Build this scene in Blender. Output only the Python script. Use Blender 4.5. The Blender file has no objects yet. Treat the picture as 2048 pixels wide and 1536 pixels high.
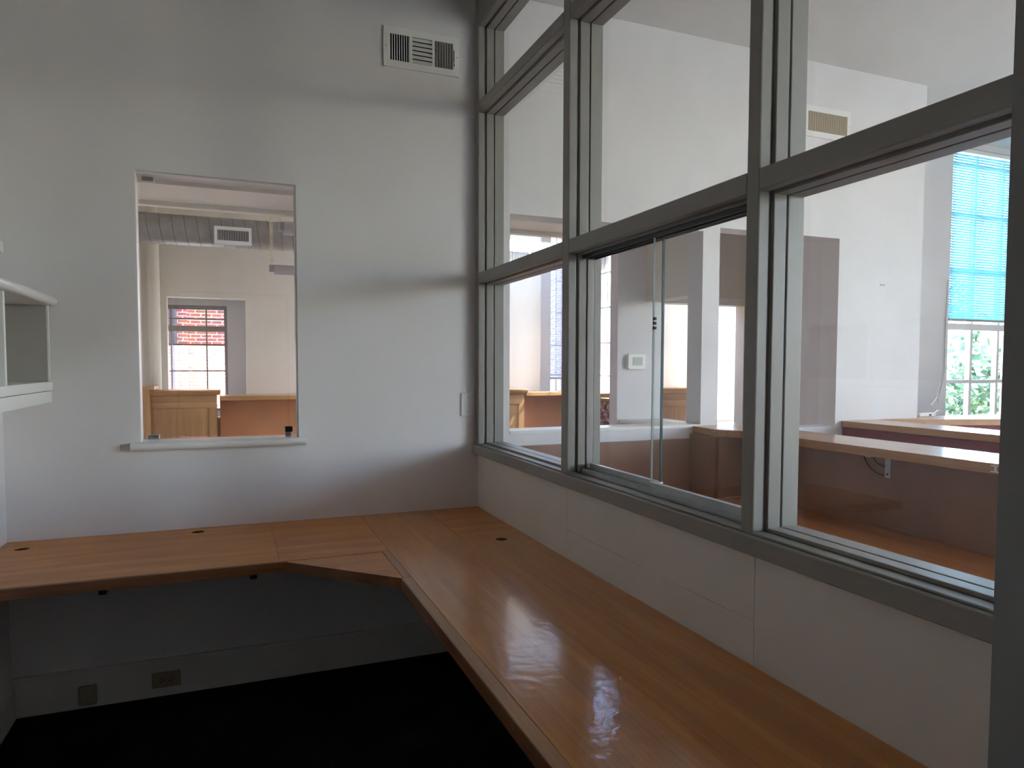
import bpy, bmesh, math, random
from mathutils import Vector, Matrix
random.seed(7)
scene = bpy.context.scene
col = scene.collection

# ------------------------------------------------------------------ camera
cam_d = bpy.data.cameras.new('camera')
cam = bpy.data.objects.new('camera', cam_d); col.objects.link(cam)
def _basis():
    yaw, pit, rol = math.radians(21.8597), math.radians(2.8088), math.radians(-0.15326)
    m = Matrix.Rotation(-yaw, 3, 'Z') @ Matrix.Rotation(math.pi / 2 - pit, 3, 'X') @ Matrix.Rotation(-rol, 3, 'Z')
    return m
cam.matrix_world = Matrix.Translation((-1.173, -3.403, 1.474)) @ _basis().to_4x4()
cam_d.sensor_fit = 'HORIZONTAL'; cam_d.sensor_width = 36.0
cam_d.lens = 36.0 * 1392.57 / 2048.0
cam_d.shift_y = 31.0 / 2048.0
cam_d.clip_start = 0.02; cam_d.clip_end = 300
scene.camera = cam

# ------------------------------------------------------------------ sky, sun, exposure
world = bpy.data.worlds.new('World'); scene.world = world; world.use_nodes = True
wn = world.node_tree.nodes; wl = world.node_tree.links
bg = wn['Background']
sky = wn.new('ShaderNodeTexSky'); sky.sky_type = 'NISHITA'; sky.sun_disc = False
sky.sun_elevation = math.radians(54); sky.sun_rotation = math.radians(120)
sky.air_density = 1.0; sky.dust_density = 1.5; sky.ozone_density = 1.2
tint = wn.new('ShaderNodeMixRGB'); tint.blend_type = 'MULTIPLY'; tint.inputs['Fac'].default_value = 1.0; tint.inputs['Color2'].default_value = (1.0, 0.975, 1.06, 1)
wl.new(sky.outputs['Color'], tint.inputs['Color1']); wl.new(tint.outputs['Color'], bg.inputs['Color']); bg.inputs['Strength'].default_value = 1.9
sun_d = bpy.data.lights.new('sun', 'SUN'); sun_d.energy = 22.0; sun_d.angle = math.radians(0.6); sun_d.color = (1.0, 0.96, 0.91)
sun = bpy.data.objects.new('sun', sun_d); col.objects.link(sun)
sun.rotation_euler = Vector((-0.62, 0.08, -1.0)).to_track_quat('-Z', 'Y').to_euler()
scene.view_settings.view_transform = 'Standard'; scene.view_settings.look = 'None'
scene.view_settings.gamma = 1.0; scene.view_settings.use_curve_mapping = False
scene.view_settings.exposure = 1.3
scene.cycles.use_denoising = True
scene.cycles.max_bounces = 16; scene.cycles.diffuse_bounces = 10; scene.cycles.glossy_bounces = 5
scene.cycles.transparent_max_bounces = 32; scene.cycles.transmission_bounces = 8
scene.cycles.sample_clamp_indirect = 6.0
scene.cycles.caustics_reflective = False; scene.cycles.caustics_refractive = False

def portal(name, center, normal, w, h):
    d = bpy.data.lights.new(name, 'AREA'); d.shape = 'RECTANGLE'; d.size = w; d.size_y = h
    o = bpy.data.objects.new(name, d); col.objects.link(o); o.location = center
    q = Vector(normal).to_track_quat('-Z', 'Y'); o.rotation_euler = q.to_euler()
    d.cycles.is_portal = True

# ------------------------------------------------------------------ materials
MATS = {}
def new_mat(name):
    m = bpy.data.materials.new(name); m.use_nodes = True
    nt = m.node_tree; b = nt.nodes['Principled BSDF']
    MATS[name] = m
    return m, nt, b
def paint(name, c, rough=0.5, var=0.04, bump=0.02, scale=6.0, spec=0.4, fine=180.0):
    m, nt, b = new_mat(name)
    tc = nt.nodes.new('ShaderNodeTexCoord')
    n = nt.nodes.new('ShaderNodeTexNoise'); n.inputs['Scale'].default_value = scale; n.inputs['Detail'].default_value = 4
    nt.links.new(tc.outputs['Object'], n.inputs['Vector'])
    r = nt.nodes.new('ShaderNodeValToRGB')
    r.color_ramp.elements[0].position = 0.3; r.color_ramp.elements[1].position = 0.7
    r.color_ramp.elements[0].color = (*[x * (1 - var) for x in c], 1); r.color_ramp.elements[1].color = (*[min(1, x * (1 + var)) for x in c], 1)
    nt.links.new(n.outputs['Fac'], r.inputs['Fac']); nt.links.new(r.outputs['Color'], b.inputs['Base Color'])
    b.inputs['Roughness'].default_value = rough; b.inputs['Specular IOR Level'].default_value = spec
    if bump:
        n2 = nt.nodes.new('ShaderNodeTexNoise'); n2.inputs['Scale'].default_value = fine; n2.inputs['Detail'].default_value = 2
        nt.links.new(tc.outputs['Object'], n2.inputs['Vector'])
        bp = nt.nodes.new('ShaderNodeBump'); bp.inputs['Strength'].default_value = bump; bp.inputs['Distance'].default_value = 0.004
        nt.links.new(n2.outputs['Fac'], bp.inputs['Height']); nt.links.new(bp.outputs['Normal'], b.inputs['Normal'])
    return m
def metal(name, c, rough=0.35, metallic=0.9, var=0.08):
    m = paint(name, c, rough, var, 0.01, 14.0)
    m.node_tree.nodes['Principled BSDF'].inputs['Metallic'].default_value = metallic
    return m
def wood(name, dark, mid, light, axis='X', rough=0.34, coat=0.35, coat_rough=0.14, wob=0.0, scale=1.0):
    m, nt, b = new_mat(name)
    L = nt.links.new
    tc = nt.nodes.new('ShaderNodeTexCoord'); mp = nt.nodes.new('ShaderNodeMapping')
    s = {'X': (0.7, 5.5, 5.5), 'Y': (5.5, 0.7, 5.5), 'Z': (5.5, 5.5, 0.7)}[axis]
    mp.inputs['Scale'].default_value = [v * scale for v in s]
    L(tc.outputs['Object'], mp.inputs['Vector'])
    n1 = nt.nodes.new('ShaderNodeTexNoise'); n1.inputs['Scale'].default_value = 1.3; n1.inputs['Detail'].default_value = 3; n1.inputs['Distortion'].default_value = 1.4
    L(mp.outputs['Vector'], n1.inputs['Vector'])
    mp2 = nt.nodes.new('ShaderNodeMapping'); mp2.inputs['Scale'].default_value = [v * (1.0 if v < 1 else 9.0) * scale for v in s]
    L(tc.outputs['Object'], mp2.inputs['Vector'])
    n2 = nt.nodes.new('ShaderNodeTexNoise'); n2.inputs['Scale'].default_value = 2.2; n2.inputs['Detail'].default_value = 5; n2.inputs['Roughness'].default_value = 0.65
    L(mp2.outputs['Vector'], n2.inputs['Vector'])
    mx = nt.nodes.new('ShaderNodeMath'); mx.operation = 'MULTIPLY_ADD'; mx.inputs[1].default_value = 0.42
    mm = nt.nodes.new('ShaderNodeMath'); mm.operation = 'MULTIPLY'; mm.inputs[1].default_value = 0.58
    L(n1.outputs['Fac'], mm.inputs[0]); L(n2.outputs['Fac'], mx.inputs[0]); L(mm.outputs[0], mx.inputs[2])
    r = nt.nodes.new('ShaderNodeValToRGB'); e = r.color_ramp.elements
    e[0].position = 0.37; e[0].color = (*dark, 1); e[1].position = 0.62; e[1].color = (*light, 1)
    k = e.new(0.5); k.color = (*mid, 1)
    L(mx.outputs[0], r.inputs['Fac']); L(r.outputs['Color'], b.inputs['Base Color'])
    b.inputs['Roughness'].default_value = rough; b.inputs['Specular IOR Level'].default_value = 0.25
    b.inputs['Coat Weight'].default_value = coat; b.inputs['Coat Roughness'].default_value = coat_rough
    n3 = nt.nodes.new('ShaderNodeTexNoise'); n3.inputs['Scale'].default_value = 34; n3.inputs['Detail'].default_value = 3
    L(tc.outputs['Object'], n3.inputs['Vector'])
    bp = nt.nodes.new('ShaderNodeBump'); bp.inputs['Strength'].default_value = wob; bp.inputs['Distance'].default_value = 0.004
    L(n3.outputs['Fac'], bp.inputs['Height'])
    if wob > 0:
        L(bp.outputs['Normal'], b.inputs['Normal']); L(bp.outputs['Normal'], b.inputs['Coat Normal'])
    return m
def glass(name, tint=(0.97, 0.985, 0.975), refl=0.05):
    m = bpy.data.materials.new(name); m.use_nodes = True; nt = m.node_tree; nt.nodes.clear(); L = nt.links.new
    MATS[name] = m
    out = nt.nodes.new('ShaderNodeOutputMaterial'); mix = nt.nodes.new('ShaderNodeMixShader')
    tr = nt.nodes.new('ShaderNodeBsdfTransparent'); tr.inputs['Color'].default_value = (*tint, 1)
    gl = nt.nodes.new('ShaderNodeBsdfGlossy'); gl.inputs['Roughness'].default_value = 0.0
    lw = nt.nodes.new('ShaderNodeLayerWeight'); lw.inputs['Blend'].default_value = 0.5
    p = nt.nodes.new('ShaderNodeMath'); p.operation = 'POWER'; p.inputs[1].default_value = 5.0
    a = nt.nodes.new('ShaderNodeMath'); a.operation = 'MULTIPLY_ADD'; a.inputs[1].default_value = 0.6; a.inputs[2].default_value = refl
    L(lw.outputs['Facing'], p.inputs[0]); L(p.outputs[0], a.inputs[0]); L(a.outputs[0], mix.inputs['Fac'])
    # faint smudges
    tc = nt.nodes.new('ShaderNodeTexCoord'); n = nt.nodes.new('ShaderNodeTexNoise'); n.inputs['Scale'].default_value = 5; n.inputs['Detail'].default_value = 6
    L(tc.outputs['Object'], n.inputs['Vector'])
    mr = nt.nodes.new('ShaderNodeMapRange'); mr.inputs['From Min'].default_value = 0.45; mr.inputs['From Max'].default_value = 0.8; mr.inputs['To Max'].default_value = 0.03
    L(n.outputs['Fac'], mr.inputs['Value'])
    df = nt.nodes.new('ShaderNodeBsdfDiffuse'); df.inputs['Color'].default_value = (0.8, 0.8, 0.8, 1)
    mx2 = nt.nodes.new('ShaderNodeMixShader')
    L(tr.outputs[0], mix.inputs[1]); L(gl.outputs[0], mix.inputs[2])
    L(mr.outputs[0], mx2.inputs['Fac']); L(mix.outputs[0], mx2.inputs[1]); L(df.outputs[0], mx2.inputs[2])
    L(mx2.outputs[0], out.inputs['Surface'])
    return m
def screen(name, c, opacity):
    m = bpy.data.materials.new(name); m.use_nodes = True; nt = m.node_tree; nt.nodes.clear(); L = nt.links.new
    MATS[name] = m
    out = nt.nodes.new('ShaderNodeOutputMaterial'); mix = nt.nodes.new('ShaderNodeMixShader'); mix.inputs['Fac'].default_value = opacity
    tr = nt.nodes.new('ShaderNodeBsdfTransparent'); df = nt.nodes.new('ShaderNodeBsdfDiffuse'); df.inputs['Color'].default_value = (*c, 1)
    L(tr.outputs[0], mix.inputs[1]); L(df.outputs[0], mix.inputs[2]); L(mix.outputs[0], out.inputs['Surface'])
    return m
def slat_mat(name, c):
    m = bpy.data.materials.new(name); m.use_nodes = True; nt = m.node_tree; nt.nodes.clear(); L = nt.links.new
    MATS[name] = m
    out = nt.nodes.new('ShaderNodeOutputMaterial'); mix = nt.nodes.new('ShaderNodeMixShader'); mix.inputs['Fac'].default_value = 0.45
    tr = nt.nodes.new('ShaderNodeBsdfTranslucent'); tr.inputs['Color'].default_value = (*c, 1)
    df = nt.nodes.new('ShaderNodeBsdfDiffuse'); df.inputs['Color'].default_value = (*c, 1)
    L(df.outputs[0], mix.inputs[1]); L(tr.outputs[0], mix.inputs[2]); L(mix.outputs[0], out.inputs['Surface'])
    return m
def brick_mat(name):
    m, nt, b = new_mat(name); L = nt.links.new
    tc = nt.nodes.new('ShaderNodeTexCoord'); mp = nt.nodes.new('ShaderNodeMapping'); mp.inputs['Rotation'].default_value = (math.pi / 2, 0, 0)
    L(tc.outputs['Object'], mp.inputs['Vector'])
    br = nt.nodes.new('ShaderNodeTexBrick'); br.inputs['Scale'].default_value = 1.0
    br.inputs['Color1'].default_value = (0.42, 0.13, 0.075, 1); br.inputs['Color2'].default_value = (0.30, 0.085, 0.06, 1); br.inputs['Mortar'].default_value = (0.52, 0.46, 0.40, 1)
    br.inputs['Brick Width'].default_value = 0.21; br.inputs['Row Height'].default_value = 0.075; br.inputs['Mortar Size'].default_value = 0.011
    L(mp.outputs['Vector'], br.inputs['Vector'])
    n = nt.nodes.new('ShaderNodeTexNoise'); n.inputs['Scale'].default_value = 3; n.inputs['Detail'].default_value = 5
    L(tc.outputs['Object'], n.inputs['Vector'])
    mix = nt.nodes.new('ShaderNodeMixRGB'); mix.blend_type = 'SOFT_LIGHT'; mix.inputs['Fac'].default_value = 0.5
    L(br.outputs['Color'], mix.inputs['Color1']); L(n.outputs['Color'], mix.inputs['Color2']); L(mix.outputs['Color'], b.inputs['Base Color'])
    bp = nt.nodes.new('ShaderNodeBump'); bp.inputs['Strength'].default_value = 0.5; bp.inputs['Distance'].default_value = 0.01; bp.invert = True
    L(br.outputs['Fac'], bp.inputs['Height']); L(bp.outputs['Normal'], b.inputs['Normal'])
    b.inputs['Roughness'].default_value = 0.9
    return m
def marble_mat(name):
    m, nt, b = new_mat(name); L = nt.links.new
    tc = nt.nodes.new('ShaderNodeTexCoord'); n = nt.nodes.new('ShaderNodeTexNoise'); n.inputs['Scale'].default_value = 7; n.inputs['Detail'].default_value = 8; n.inputs['Distortion'].default_value = 2.5
    L(tc.outputs['Object'], n.inputs['Vector']); r = nt.nodes.new('ShaderNodeValToRGB'); e = r.color_ramp.elements
    e[0].position = 0.42; e[0].color = (0.16, 0.035, 0.03, 1); e[1].position = 0.62; e[1].color = (0.55, 0.40, 0.36, 1)
    L(n.outputs['Fac'], r.inputs['Fac']); L(r.outputs['Color'], b.inputs['Base Color']); b.inputs['Roughness'].default_value = 0.15
    return m

paint('wall_paint', (0.70, 0.69, 0.69), 0.55, 0.025, 0.03, 2.5, 0.3)
paint('office_paint', (0.745, 0.735, 0.73), 0.55, 0.03, 0.03, 2.0, 0.3)
paint('panel_paint', (0.73, 0.705, 0.655), 0.5, 0.03, 0.03, 3.0, 0.3)
paint('trim_paint', (0.295, 0.285, 0.260), 0.38, 0.03, 0.02, 8.0, 0.45, 60)
paint('white_paint', (0.80, 0.80, 0.77), 0.35, 0.02, 0.015, 8.0, 0.45, 60)
paint('cream_paint', (0.76, 0.715, 0.62), 0.6, 0.025, 0.02, 3.0, 0.3)
paint('ceiling_paint', (0.74, 0.73, 0.70), 0.8, 0.02, 0.02, 3.0, 0.2)
paint('dark_ceiling', (0.22, 0.215, 0.21), 0.8, 0.03, 0.02, 3.0, 0.2)
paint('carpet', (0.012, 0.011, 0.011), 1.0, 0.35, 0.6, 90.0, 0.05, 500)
paint('register_white', (0.82, 0.82, 0.80), 0.35, 0.01, 0.0)
paint('dark_gap', (0.012, 0.011, 0.010), 0.9, 0.05, 0.0)
paint('beige_plastic', (0.36, 0.30, 0.20), 0.45, 0.03, 0.0)
paint('grey_plastic', (0.40, 0.39, 0.36), 0.4, 0.03, 0.0)
paint('white_plastic', (0.85, 0.84, 0.80), 0.35, 0.02, 0.0)
paint('lcd_green', (0.30, 0.38, 0.31), 0.2, 0.05, 0.0)
paint('black_plastic', (0.008, 0.008, 0.009), 0.35, 0.05, 0.0)
paint('brown_panel', (0.31, 0.175, 0.115), 0.42, 0.10, 0.02, 5.0, 0.4)
paint('orange_panel', (0.46, 0.20, 0.085), 0.45, 0.08, 0.02, 4.0, 0.4)
paint('maroon_panel', (0.21, 0.035, 0.055), 0.6, 0.08, 0.03, 20.0, 0.3)
paint('tan_vane', (0.50, 0.43, 0.30), 0.5, 0.04, 0.0)
paint('cord_cream', (0.80, 0.72, 0.52), 0.45, 0.03, 0.0)
paint('fixture_grey', (0.55, 0.52, 0.52), 0.5, 0.05, 0.0)
paint('concrete', (0.42, 0.41, 0.39), 0.9, 0.12, 0.1, 2.0, 0.2)
paint('roof_white', (0.85, 0.85, 0.86), 0.6, 0.05, 0.0)
paint('bark', (0.16, 0.11, 0.08), 0.95, 0.25, 0.3, 12.0, 0.1, 40)
paint('leaf', (0.065, 0.14, 0.05), 0.55, 0.45, 0.0, 1.2, 0.4)
paint('leaf_dark', (0.035, 0.085, 0.045), 0.6, 0.4, 0.0, 1.2, 0.4)
paint('room_carpet', (0.17, 0.14, 0.11), 0.95, 0.15, 0.3, 60.0, 0.1, 300)
paint('pale_floor', (0.50, 0.485, 0.47), 0.5, 0.08, 0.02, 3.0, 0.3)
paint('grey_ground', (0.24, 0.24, 0.19), 0.95, 0.3, 0.2, 1.5, 0.1, 30)  # outdoor ground, greyed to keep green bounce out of the rooms
paint('blue_grey', (0.24, 0.27, 0.36), 0.7, 0.08, 0.0)
paint('pipe_dark', (0.07, 0.055, 0.06), 0.6, 0.1, 0.0)
metal('aluminium', (0.55, 0.58, 0.60), 0.4, 0.75)
metal('dark_aluminium', (0.12, 0.12, 0.13), 0.45, 0.8)
metal('chrome', (0.62, 0.62, 0.60), 0.22, 1.0)
metal('steel', (0.34, 0.33, 0.32), 0.45, 0.9)
metal('galvanised', (0.34, 0.325, 0.31), 0.5, 0.6, 0.12)
metal('seam_metal', (0.16, 0.14, 0.13), 0.6, 0.4)
D, Md, Lt = (0.45, 0.168, 0.030), (0.575, 0.230, 0.044), (0.67, 0.300, 0.070)
wood('desk_wood_x', D, Md, Lt, 'X', 0.42, 0.28, 0.16, 0.05)
wood('desk_wood_y', D, Md, Lt, 'Y', 0.38, 0.72, 0.12, 0.22)
wood('edge_wood_x', (0.12, 0.045, 0.018), (0.18, 0.070, 0.028), (0.24, 0.10, 0.042), 'X', 0.45, 0.2, 0.2)
wood('edge_wood_y', (0.12, 0.045, 0.018), (0.18, 0.070, 0.028), (0.24, 0.10, 0.042), 'Y', 0.45, 0.2, 0.2)
wood('strip_wood_y', (0.36, 0.19, 0.085), (0.46, 0.25, 0.12), (0.54, 0.31, 0.15), 'Y', 0.4, 0.3, 0.2)
wood('counter_wood_y', (0.40, 0.21, 0.10), (0.50, 0.275, 0.135), (0.58, 0.34, 0.175), 'Y', 0.3, 0.5, 0.08)
wood('counter_wood_x', (0.40, 0.21, 0.10), (0.50, 0.275, 0.135), (0.58, 0.34, 0.175), 'X', 0.3, 0.5, 0.08)
wood('reception_wood', (0.42, 0.16, 0.055), (0.54, 0.22, 0.08), (0.63, 0.28, 0.11), 'Y', 0.36, 0.4, 0.13)
wood('cabinet_wood', (0.33, 0.17, 0.065), (0.43, 0.235, 0.095), (0.50, 0.29, 0.125), 'Z', 0.4, 0.2, 0.2)
wood('cabinet_wood_x', (0.36, 0.185, 0.07), (0.46, 0.25, 0.105), (0.53, 0.31, 0.14), 'X', 0.4, 0.2, 0.2)
glass('clear_glass'); glass('window_glass', (0.96, 0.98, 0.98), 0.04)
paint('glass_edge', (0.025, 0.075, 0.065), 0.15, 0.05, 0.0)
paint('glass_edge_light', (0.55, 0.62, 0.62), 0.2, 0.05, 0.0)
screen('shade_mesh', (0.10, 0.07, 0.09), 0.5)
slat_mat('sky_tint_slat', (0.42, 0.79, 0.85)); slat_mat('blind_white', (0.74, 0.79, 0.87))  # turquoise sky light is put into the colour of the reception slats
brick_mat('brick'); marble_mat('red_marble')
M = MATS

# ------------------------------------------------------------------ mesh helpers
WPOS = {}
class MB:
    def __init__(s): s.v = []; s.f = []
    def add(s, vs, fs):
        o = len(s.v); s.v += [tuple(v) for v in vs]; s.f += [tuple(i + o for i in f) for f in fs]; return s
    def box(s, x0, x1, y0, y1, z0, z1):
        if x0 > x1: x0, x1 = x1, x0
        if y0 > y1: y0, y1 = y1, y0
        if z0 > z1: z0, z1 = z1, z0
        vs = [(x0, y0, z0), (x1, y0, z0), (x1, y1, z0), (x0, y1, z0), (x0, y0, z1), (x1, y0, z1), (x1, y1, z1), (x0, y1, z1)]
        return s.add(vs, [(0, 3, 2, 1), (4, 5, 6, 7), (0, 1, 5, 4), (1, 2, 6, 5), (2, 3, 7, 6), (3, 0, 4, 7)])
    def prism(s, poly, a0, a1, axis='z'):
        """poly: ccw 2-D points; axis z: (x,y); axis y: (x,z); axis x: (y,z)"""
        n = len(poly)
        def P(p, a):
            return {'z': (p[0], p[1], a), 'y': (p[0], a, p[1]), 'x': (a, p[0], p[1])}[axis]
        vs = [P(p, a0) for p in poly] + [P(p, a1) for p in poly]
        fs = [tuple(reversed(range(n))), tuple(range(n, 2 * n))] + [(i, (i + 1) % n, n + (i + 1) % n, n + i) for i in range(n)]
        return s.add(vs, fs)
    def cyl(s, p0, p1, r0, r1=None, n=16, caps=True):
        r1 = r0 if r1 is None else r1
        p0, p1 = Vector(p0), Vector(p1); d = (p1 - p0).normalized()
        u = d.orthogonal().normalized(); w = d.cross(u)
        vs = []
        for p, r in ((p0, r0), (p1, r1)):
            for i in range(n):
                a = 2 * math.pi * i / n; vs.append(p + (u * math.cos(a) + w * math.sin(a)) * r)
        fs = [(i, (i + 1) % n, n + (i + 1) % n, n + i) for i in range(n)]
        if caps: fs += [tuple(reversed(range(n))), tuple(range(n, 2 * n))]
        return s.add(vs, fs)
    def tube(s, pts, r, n=6):
        pts = [Vector(p) for p in pts]; vs = []; fs = []; u = None
        for i, p in enumerate(pts):
            t = (pts[min(i + 1, len(pts) - 1)] - pts[max(i - 1, 0)]).normalized()
            u = t.orthogonal().normalized() if u is None else (u - t * u.dot(t)).normalized()
            w = t.cross(u)
            for k in range(n):
                a = 2 * math.pi * k / n; vs.append(p + (u * math.cos(a) + w * math.sin(a)) * r)
        for i in range(len(pts) - 1):
            for k in range(n):
                fs.append((i * n + k, i * n + (k + 1) % n, (i + 1) * n + (k + 1) % n, (i + 1) * n + k))
        fs += [tuple(reversed(range(n))), tuple(range((len(pts) - 1) * n, len(pts) * n))]
        return s.add(vs, fs)
    def build(s, name, mat, parent=None, bevel=0.0, seg=2, smooth=False):
        xs, ys, zs = zip(*s.v)
        base = Vector(((min(xs) + max(xs)) / 2, (min(ys) + max(ys)) / 2, min(zs)))
        me = bpy.data.meshes.new(name)
        me.from_pydata([Vector(v) - base for v in s.v], [], s.f); me.validate()
        bm = bmesh.new(); bm.from_mesh(me); bmesh.ops.recalc_face_normals(bm, faces=bm.faces)
        if bevel > 0:
            es = [e for e in bm.edges if len(e.link_faces) == 2 and e.calc_face_angle(0) > 0.6]
            bmesh.ops.bevel(bm, geom=es, offset=bevel, segments=seg, affect='EDGES', profile=0.5, clamp_overlap=True)
        bm.to_mesh(me); bm.free()
        if smooth:
            for p in me.polygons: p.use_smooth = True
            me.set_sharp_from_angle(angle=0.7)
        me.materials.append(M[mat])
        o = bpy.data.objects.new(name, me); col.objects.link(o)
        if parent:
            o.parent = parent; o.location = base - WPOS[parent]
        else: o.location = base
        WPOS[o] = base
        return o
def B(name, mat, x0, x1, y0, y1, z0, z1, parent=None, bevel=0.0, seg=2):
    return MB().box(x0, x1, y0, y1, z0, z1).build(name, mat, parent, bevel, seg)
def tag(o, label, cat, group=None, kind=None):
    o['label'] = label; o['category'] = cat
    if group: o['group'] = group
    if kind: o['kind'] = kind
    return o
def thing(name, loc, label, cat, group=None):
    o = bpy.data.objects.new(name, None); col.objects.link(o); o.location = loc; WPOS[o] = Vector(loc); o.empty_display_size = 0.1
    return tag(o, label, cat, group)
def struct(o, label=None):
    o['kind'] = 'structure'
    if label: o['label'] = label
    return o
def sempty(name, loc, label=None):
    o = bpy.data.objects.new(name, None); col.objects.link(o); o.location = loc; WPOS[o] = Vector(loc)
    return struct(o, label)
def clone(o, delta, parent=None):
    c = o.copy(); col.objects.link(c)
    WPOS[c] = WPOS[o] + Vector(delta)
    if parent: c.parent = parent; c.location = WPOS[c] - WPOS[parent]
    else: c.location = WPOS[c]
    return c
def wall(name, mat, axis, a0, a1, u0, u1, z0, z1, holes=(), label=None):
    """a wall slab a0..a1 thick, u along it; holes: (u0,u1,z0,z1)"""
    us = sorted(set([u0, u1] + [h[0] for h in holes] + [h[1] for h in holes])); zs = sorted(set([z0, z1] + [h[2] for h in holes] + [h[3] for h in holes]))
    us = [u for u in us if u0 <= u <= u1]; zs = [z for z in zs if z0 <= z <= z1]
    def solid(i, j):
        if i < 0 or j < 0 or i >= len(us) - 1 or j >= len(zs) - 1: return False
        cu, cz = (us[i] + us[i + 1]) / 2, (zs[j] + zs[j + 1]) / 2
        return not any(h[0] < cu < h[1] and h[2] < cz < h[3] for h in holes)
    def P(a, u, z): return (u, a, z) if axis == 'y' else (a, u, z)
    mb = MB()
    for i in range(len(us) - 1):
        for j in range(len(zs) - 1):
            if not solid(i, j): continue
            ua, ub, za, zb = us[i], us[i + 1], zs[j], zs[j + 1]
            for a in (a0, a1): mb.add([P(a, ua, za), P(a, ub, za), P(a, ub, zb), P(a, ua, zb)], [(0, 1, 2, 3)])
            if not solid(i - 1, j): mb.add([P(a0, ua, za), P(a1, ua, za), P(a1, ua, zb), P(a0, ua, zb)], [(0, 1, 2, 3)])
            if not solid(i + 1, j): mb.add([P(a0, ub, za), P(a1, ub, za), P(a1, ub, zb), P(a0, ub, zb)], [(0, 1, 2, 3)])
            if not solid(i, j - 1): mb.add([P(a0, ua, za), P(a1, ua, za), P(a1, ub, za), P(a0, ub, za)], [(0, 1, 2, 3)])
            if not solid(i, j + 1): mb.add([P(a0, ua, zb), P(a1, ua, zb), P(a1, ub, zb), P(a0, ub, zb)], [(0, 1, 2, 3)])
    bm = bmesh.new(); me = bpy.data.meshes.new(name); me.from_pydata(mb.v, [], mb.f); bm.from_mesh(me)
    bmesh.ops.remove_doubles(bm, verts=bm.verts, dist=1e-5); bmesh.ops.recalc_face_normals(bm, faces=bm.faces); bm.to_mesh(me); bm.free()
    me.materials.append(M[mat]); o = bpy.data.objects.new(name, me); col.objects.link(o); WPOS[o] = Vector((0, 0, 0))
    return struct(o, label)
def round_rect(x0, x1, y0, y1, r, n=5):
    pts = []
    for cx, cy, a in ((x1 - r, y0 + r, -90), (x1 - r, y1 - r, 0), (x0 + r, y1 - r, 90), (x0 + r, y0 + r, 180)):
        for i in range(n + 1):
            t = math.radians(a + 90 * i / n); pts.append((cx + r * math.cos(t), cy + r * math.sin(t)))
    return pts

CEIL = 3.361
XL, XP, YF = -2.046, 0.125, -3.10      # left wall face, far face of the glazed partition, front wall

# ================================================================== SETTING
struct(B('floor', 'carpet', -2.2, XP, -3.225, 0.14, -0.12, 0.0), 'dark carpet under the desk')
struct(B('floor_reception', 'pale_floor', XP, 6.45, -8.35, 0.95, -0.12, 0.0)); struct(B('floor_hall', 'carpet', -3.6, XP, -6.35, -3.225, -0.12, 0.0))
struct(B('floor_room', 'room_carpet', -2.2, 4.30, 0.95, 5.3, -0.12, 0.0)); struct(B('floor_strip', 'pale_floor', -2.2, XP, 0.14, 0.95, -0.12, 0.0))
for x0_, x1_, y0_, y1_ in ((XP, 6.5, -8.4, 0.0), (-3.6, XP, -6.4, -3.225), (XP, 4.33, 0.0, 0.14), (4.33, 6.5, 0.0, 0.98), (-2.3, 4.33, 0.14, 2.02), (3.05, 4.33, 2.02, 3.0), (-2.3, 1.65, 2.02, 5.4), (1.65, 3.05, 4.15, 5.4), (2.6, 3.22, 2.02, 4.15), (1.65, 2.6, 2.02, 2.1)):
    if (x0_, y0_) == (3.05, 2.02): x0_ = 3.22
    struct(B('ceiling', 'ceiling_paint', x0_, x1_, y0_, y1_, CEIL, CEIL + 0.16), 'pale flat ceiling')
struct(B('ceiling_office', 'dark_ceiling', -2.2, XP, -3.225, 0.14, 4.60, 4.76), 'unseen office ceiling, raised and dark to cut bounce')  # out of view; set high and dark to reduce light bouncing in the office
wall('wall_upper_back', 'office_paint', 'y', 0.0, 0.14, -2.2, XP, CEIL, 4.6); wall('wall_upper_left', 'office_paint', 'x', -2.2, XL, -3.1, 0.0, CEIL, 4.6)
wall('wall_upper_front', 'office_paint', 'y', -3.225, YF, -2.2, XP, CEIL, 4.6); wall('wall_upper_partition', 'office_paint', 'x', 0.0, XP, YF, 0.0, CEIL, 4.6)
wb = wall('wall_back', 'office_paint', 'y', 0.0, 0.14, -2.2, 3.2, 0, CEIL,
     [(-1.553, -0.888, 1.128, 2.305), (0.178, 1.395, 1.125, 2.262), (1.515, 2.452, 1.085, 2.290)], 'off white painted wall with framed openings')
wall('wall_left', 'office_paint', 'x', -2.2, XL, -3.1, 5.1, 0, CEIL)
wall('wall_front', 'office_paint', 'y', -3.225, YF, -2.2, XP, 0, CEIL, [(-1.62, -0.6925, -0.01, 2.104)], 'near wall with the doorway')
wall('wall_return', 'wall_paint', 'x', 3.06, 3.2, 0.14, 0.72, 0, CEIL)
wall('wall_window_side', 'wall_paint', 'y', 0.70, 0.95, 3.06, 6.2, 0, CEIL, [(4.43, 5.50, 0.72, 3.31)], 'white wall with tall gridded window')
wall('wall_street', 'wall_paint', 'x', 6.2, 6.45, -8.2, 0.95, 0, CEIL, [(-5.2, -3.6, 0.72, 3.30), (-7.4, -5.8, 0.72, 3.30)])
wall('wall_rear', 'wall_paint', 'y', -8.35, -8.2, 0.0, 6.45, 0, CEIL)
wall('wall_hall_rear', 'wall_paint', 'y', -6.35, -6.2, -3.6, 0.0, 0, CEIL)
wall('wall_hall_lightblock', 'wall_paint', 'x', 0.0, XP, -8.2, -3.225, 0, CEIL, [(-5.6, -4.7, -0.01, 2.1)])  # unseen wall added to keep reception light out of the hall
wall('wall_hall', 'wall_paint', 'x', -3.6, -3.45, -6.2, -3.1, 0, CEIL)
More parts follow.
